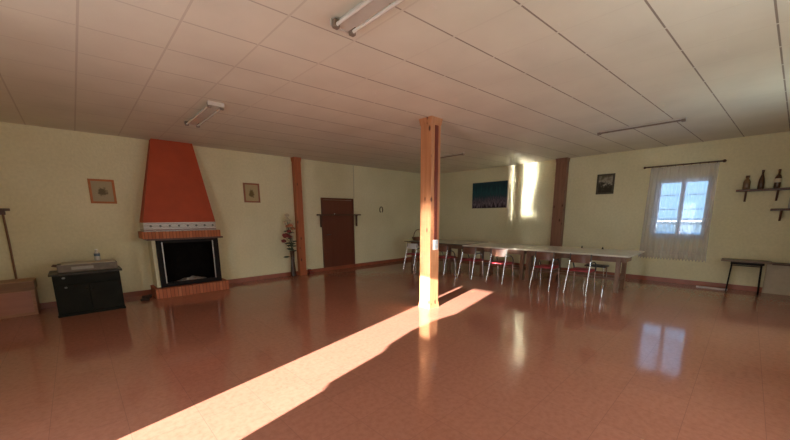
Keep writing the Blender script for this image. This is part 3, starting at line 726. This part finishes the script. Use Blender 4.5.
ch = thing('wooden_chest', (-10.64, -0.24, 0), 'low wooden chest at the left wall beside the black cabinet', 'chest')
MB().b2((-0.48, -0.20, 0.0), (0.48, 0.20, 0.40), bev=0.004).build('body', CHEST, ch)
MB().b2((-0.50, -0.215, 0.40), (0.495, 0.21, 0.535), bev=0.006).build('lid', wood('lid_wood', (0.20, 0.095, 0.04), (0.28, 0.14, 0.06), 0.5, 'X'), ch)
MB().b2((-0.44, -0.212, 0.05), (0.44, -0.201, 0.385), bev=0.003).build('front_panel', CHEST_F, ch)
MB().b2((-0.49, -0.205, 0.535), (0.49, 0.20, 0.548), bev=0.003).build('cushion', simple('pale_top_board', (0.40, 0.25, 0.14), 0.6), ch)['label'] = 'paler top board'
bm_ = thing('broom', (-10.36, -0.045, 0.5495), 'upturned broom with bare T head standing on the wooden chest', 'broom')
MB().tube([(0, 0, 0), (0.005, 0.008, 0.55), (0, 0.014, 1.08)], 0.014, 8).build('stick', BROOMW, bm_, smooth=True)
MB().b2((-0.085, -0.012, 1.08), (0.085, 0.032, 1.12), bev=0.006).build('head', DKWOOD, bm_)
MB().b2((-0.03, -0.008, 1.02), (0.03, 0.028, 1.08), bev=0.004).build('collar', DKWOOD, bm_)

# ------------------------------------------------------------------ flowers beside the wall pillar
fl = thing('flower_arrangement', (-5.62, -0.15, 0), 'tall vase of artificial cream and dark red flowers left of wall pillar', 'flowers')
MB().lathe([(0.06, 0), (0.075, 0.02), (0.065, 0.15), (0.045, 0.40), (0.055, 0.62), (0.065, 0.66)], n=18).build('vase', VASEM, fl, smooth=True)
heads = [(-0.09, -0.02, 1.55, 0.05, PETAL_W), (-0.13, 0.0, 1.38, 0.045, PETAL_W), (-0.05, -0.03, 1.42, 0.045, PETAL_W), (-0.02, -0.03, 1.30, 0.055, PETAL_O), (0.04, -0.02, 1.22, 0.05, PETAL_O),
         (-0.15, -0.03, 1.05, 0.075, PETAL_R), (-0.20, 0.0, 0.92, 0.05, PETAL_R), (-0.08, -0.05, 1.16, 0.05, PETAL_R), (0.02, -0.05, 1.08, 0.045, PETAL_W)]
heads = [(x*1.05, y-0.01, z, r*1.3, m_) for (x, y, z, r, m_) in heads] + [(-0.11, -0.06, 1.28, 0.06, PETAL_O), (-0.06, -0.06, 1.02, 0.055, PETAL_R), (-0.12, -0.06, 1.47, 0.05, PETAL_W), (0.03, -0.06, 1.34, 0.05, PETAL_W)]
for (x, y, z, r, mt) in heads:
    MB().tube([(x*0.1, y*0.2, 0.60), (x*0.35, y*0.6, 0.85 if z > 1 else 0.75), (x, y, z-r*0.5)], 0.005, 6).build('stem', GREEN, fl, smooth=True)
    f = MB()
    for k in range(7):
        a = 2*PI*k/7
        f.ball((x+0.5*r*math.cos(a), y+0.5*r*math.sin(a), z+0.15*r*math.sin(3*a)), (r*0.48, r*0.48, r*0.42), 8)
    f.ball((x, y, z+0.2*r), r*0.5, 8)
    f.build('flower', mt, fl, smooth=True)
for (x, z, s) in ((-0.18, 0.52, 1), (-0.10, 0.72, 0.8), (-0.12, 0.86, 0.9), (0.06, 0.9, 0.8), (-0.06, 0.98, 0.8), (0.05, 0.78, 0.7), (-0.04, 0.70, 1.0), (0.03, 0.66, 0.9), (-0.07, 0.80, 1.1), (0.0, 0.84, 1.0), (-0.15, 1.16, 0.8), (0.0, 1.12, 0.8)):
    lf = MB(); L = 0.09*s
    lf.tube([(0.0, -0.05, z-0.05), (x*0.5, -0.05, z-0.01), (x, -0.04, z)], 0.004, 6)
    pts = [(-L, 0), (-0.4*L, 0.25*L), (0.4*L, 0.25*L), (L, 0), (0.4*L, -0.25*L), (-0.4*L, -0.25*L)]
    lf.prism(pts, 0.006, Matrix.Translation((x, -0.04, z)) @ Matrix.Rotation(1.0, 4, 'X'))
    lf.build('leaf', GREEN, fl)
rb = thing('carton', (-5.08, -0.10, 0), 'small dark red carton on the floor right of the wall pillar', 'carton')
MB().b2((-0.06, -0.05, 0), (0.06, 0.05, 0.05), bev=0.003).build('carton_base', REDBOX, rb)
MB().b2((-0.062, 0.0, 0.05), (0.0, 0.052, 0.12), bev=0.003).build('flap', REDBOX, rb)

# ------------------------------------------------------------------ ceiling lamps
def lamp(x, y0, y1, label, tubes=2):
    L = abs(y1-y0)
    l = thing('ceiling_lamp', (x, (y0+y1)/2, H-0.001), label, 'ceiling lamp')
    MB().b2((-0.055, -L/2, -0.045), (0.055, L/2, 0), bev=0.008).build('housing', LAMPW, l)
    for s in (-1, 1):
        MB().tube([(s*0.075, -L/2+0.035, -0.05), (s*0.075, L/2-0.035, -0.05)], 0.014, 10).build('tube', LAMPT, l, smooth=True)
        for e_ in (-1, 1):
            MB().b2((s*0.075-0.022, e_*(L/2-0.035)-0.02, -0.072), (s*0.075+0.022, e_*(L/2-0.035)+0.02, -0.012), bev=0.004).build('socket', LAMPE, l)
    for e_ in (-1, 1):
        MB().b2((-0.10, e_*L/2-0.008, -0.05), (0.10, e_*L/2+0.008, 0), bev=0.003).build('end_plate', LAMPW, l)
    return l
lamp(-8.045, -1.93, -3.17, 'twin-tube ceiling lamp nearest the fireplace hood')
lamp(-7.88, -5.75, -6.98, 'twin-tube ceiling lamp cut by the top edge of the view')['label'] = 'white twin-tube ceiling lamp nearest the viewer, at the top edge'
def batten(x, y0, y1, label):
    L = abs(y1-y0); l = thing('ceiling_lamp', (x, (y0+y1)/2, H-0.001), label, 'ceiling lamp')
    MB().b2((-0.03, -L/2, -0.022), (0.03, L/2, 0), bev=0.004).build('housing', LAMPW, l)
    MB().tube([(0, -L/2+0.05, -0.036), (0, L/2-0.05, -0.036)], 0.013, 10).build('tube', simple('unlit_brown_tube', (0.20, 0.15, 0.11), 0.4), l, smooth=True)
    for e_ in (-1, 1):
        MB().b2((-0.035, e_*(L/2-0.03)-0.025, -0.058), (0.035, e_*(L/2-0.03)+0.025, -0.0225), bev=0.004).build('socket', LAMPE, l)
    return l
batten(-2.58, -6.05, -7.26, 'slim brownish batten lamp on the ceiling near the curtained window')
batten(-2.75, -2.05, -3.32, 'slim batten lamp on the ceiling just right of the freestanding pillar top')

# ------------------------------------------------------------------ tables
def table(y0, y1, z, top_mat, edge_mat, label, legs):
    L = y1-y0
    t = thing('long_table', (-1.55, (y0+y1)/2, 0), label, 'table', group=None)
    MB().b2((-0.655, -L/2+.003, z-0.004), (0.655, L/2-.003, z)).build('tabletop', top_mat, t)
    MB().b2((-0.66, -L/2, z-0.03), (0.66, L/2, z-0.0045), bev=0.002).build('tabletop_edging', edge_mat, t)
    xs = (-0.46, 0.02)
    a = L/2-0.10
    ap = MB()
    for x in xs: ap.b2((x-0.012, -a, z-0.15), (x+0.012, a, z-0.031))
    for y in (-a, a): ap.b2((xs[0], y-0.012, z-0.15), (xs[1], y+0.012, z-0.031))
    ap.build('apron', TABLE_WOOD, t)
    for y in legs:
        yy = y-(y0+y1)/2
        for x in xs: MB().b2((x-0.038, yy-0.038, 0), (x+0.038, yy+0.038, z-0.031), bev=0.004).build('leg', TABLE_WOOD, t)
        MB().b2((xs[0]+0.038, yy-0.02, 0.22), (xs[1]-0.038, yy+0.02, 0.29)).build('stretcher', TABLE_WOOD, t)
    if len(legs) > 1:
        ya, yb = legs[0]-(y0+y1)/2, legs[-1]-(y0+y1)/2
        for x in (xs[0]+0.08, xs[1]-0.04):
            MB().b2((x-0.02, ya+0.02, 0.225), (x+0.02, yb-0.02, 0.265)).build('long_stretcher', TABLE_WOOD, t)
    return t
table(-6.67, -4.60, 0.75, TABLE_TOP, TABLE_EDGE, 'long pale-topped wooden table nearest the curtained window', (-6.47, -4.682))
table(-4.585, -2.965, 0.75, TABLE_TOP, TABLE_EDGE, 'pale-topped table in the middle of the row, under the painting', (-4.535, -3.45))['label'] = 'pale-topped table in the middle of the table row'
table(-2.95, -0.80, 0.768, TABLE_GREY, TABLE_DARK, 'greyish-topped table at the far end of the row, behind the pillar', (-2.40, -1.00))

# small things on the tables
for (x, y, lb) in ((-0.98, -5.48, 'tiny dark knob lying on the pale tabletop, the one nearer the wall pillar'), (-1.02, -5.92, 'tiny dark knob lying on the pale tabletop, nearer the curtained window')):
    tag(MB().lathe([(0.022, 0), (0.024, 0.012), (0.015, 0.022), (0.008, 0.05)], n=12).build('stopper', BLACKLAB, smooth=True, loc=(x, y, 0.75)), lb, 'stopper')

bk = thing('wicker_basket', (-1.92, -1.13, 0.768), 'brown wicker basket with a tall hoop handle on the far table', 'basket')
MB().lathe([(0.13, 0), (0.17, 0.02), (0.20, 0.10), (0.205, 0.11), (0.185, 0.11), (0.16, 0.03), (0.0, 0.025)], n=22).build('bowl', WICKER, bk, smooth=True)
MB().tube([(0.0, 0.195*math.cos(a), 0.10+0.24*math.sin(a)) for a in [PI*k/18 for k in range(19)]], 0.012, 8).build('handle', WICKER, bk, smooth=True)

# ------------------------------------------------------------------ chairs
def make_chair(seat_mat, label, loc, rz, back_mat=PLY, arms=True):
    """local +X is where the sitter looks."""
    c = thing('chair', loc, label, 'chair', rz=rz, group=None)
    w = 0.185
    MB().box((0.02, 0, 0.435), (0.40, 0.385, 0.035), bev=0.012).build('seat', seat_mat, c, smooth=True)
    bm = MB(); n = 10; ring = []
    for i in range(n+1):
        t = i/n*2-1
        x = -0.145 - 0.05*(1-t*t)
        ring.append((x, t*(w+0.012)))
    poly = [(x-0.006, y) for x, y in ring] + [(x+0.006, y) for x, y in ring[::-1]]
    bm.prism(poly, 0.15, Matrix.Translation((0, 0, 0.595)))
    bm.build('backrest', back_mat, c, smooth=True)
    for s in (-1, 1):
        MB().tube([(-0.33, s*(w+0.015), 0), (-0.22, s*w, 0.43), (-0.185, s*w, 0.55), (-0.168, s*w, 0.635)], 0.0115, 10).build('leg', CHROME, c, smooth=True)
        MB().tube([(-0.168, s*w, 0.636), (-0.15, s*w, 0.765)], 0.010, 8).build('back_post', DARKTUBE, c, smooth=True)
        MB().tube([(0.20, s*(w+0.015), 0), (0.16, s*w, 0.41)], 0.0115, 10).build('leg', CHROME, c, smooth=True)
        if arms:
            pts = [(-0.17, s*(w+0.012), 0.595), (-0.08, s*(w+0.02), 0.615), (0.0, s*(w+0.02), 0.61), (0.08, s*(w+0.02), 0.575), (0.14, s*(w+0.018), 0.50), (0.16, s*(w+0.006), 0.41)]
            MB().tube(pts, 0.0125, 10).build('armrest', DARKTUBE, c, smooth=True)
        MB().tube([(-0.225, s*w, 0.405), (0.16, s*w, 0.405)], 0.009, 8).build('seat_rail', CHROME, c, smooth=True)
    return c
GRP = 'chairs around the long tables'
c0 = make_chair(SEAT, 'dark red chair half hidden behind the freestanding pillar, at the far table', (-2.50, -2.64, 0), 0)
for (y, x, lb) in ((-3.48, -2.50, 'dark red chair right of the freestanding pillar, at the seam of the tables'),
                   (-4.28, -2.50, 'red-seated chair in front of the sunlit middle of the tables'),
                   (-5.27, -2.41, 'dark red chair just right of the thick near table leg'),
                   (-5.95, -2.39, 'dark red chair nearest the window end of the tables')):
    copy_tree(c0, (x, y, 0), 0, lb)
make_chair(SEAT, 'chair with pale backrest left of the freestanding pillar', (-2.48, -1.55, 0), 0, back_mat=WHITE)
st_ = thing('stool', (-1.71, -6.02, 0), 'black backless stool pushed under the table nearest the window', 'stool')
MB().b2((-0.13, -0.20, 0.44), (0.13, 0.20, 0.475), bev=0.01).build('seat', SEAT_BK, st_, smooth=True)
for sx in (-1, 1):
    for sy in (-1, 1):
        MB().tube([(sx*0.10, sy*0.16, 0.44), (sx*0.115, sy*0.18, 0)], 0.010, 8).build('leg', CHROME, st_, smooth=True)

# ------------------------------------------------------------------ groups of repeats
GROUPS = {'chair': GRP, 'table': 'row of long tables', 'ceiling lamp': 'ceiling lamps', 'pillar': 'timber pillars', 'shelf': 'wall shelves',
          'firewood': 'firewood by the hearth', 'stopper': 'dark knobs on the tabletop'}
for o in S.objects:
    if o.parent is None and 'category' in o:
        if o['category'] in GROUPS: o['group'] = GROUPS[o['category']]
        elif o.name.startswith('bottle'): o['group'] = 'bottles on the wall shelves'
        elif o.name.startswith('framed_picture'): o['group'] = 'framed pictures on the walls'
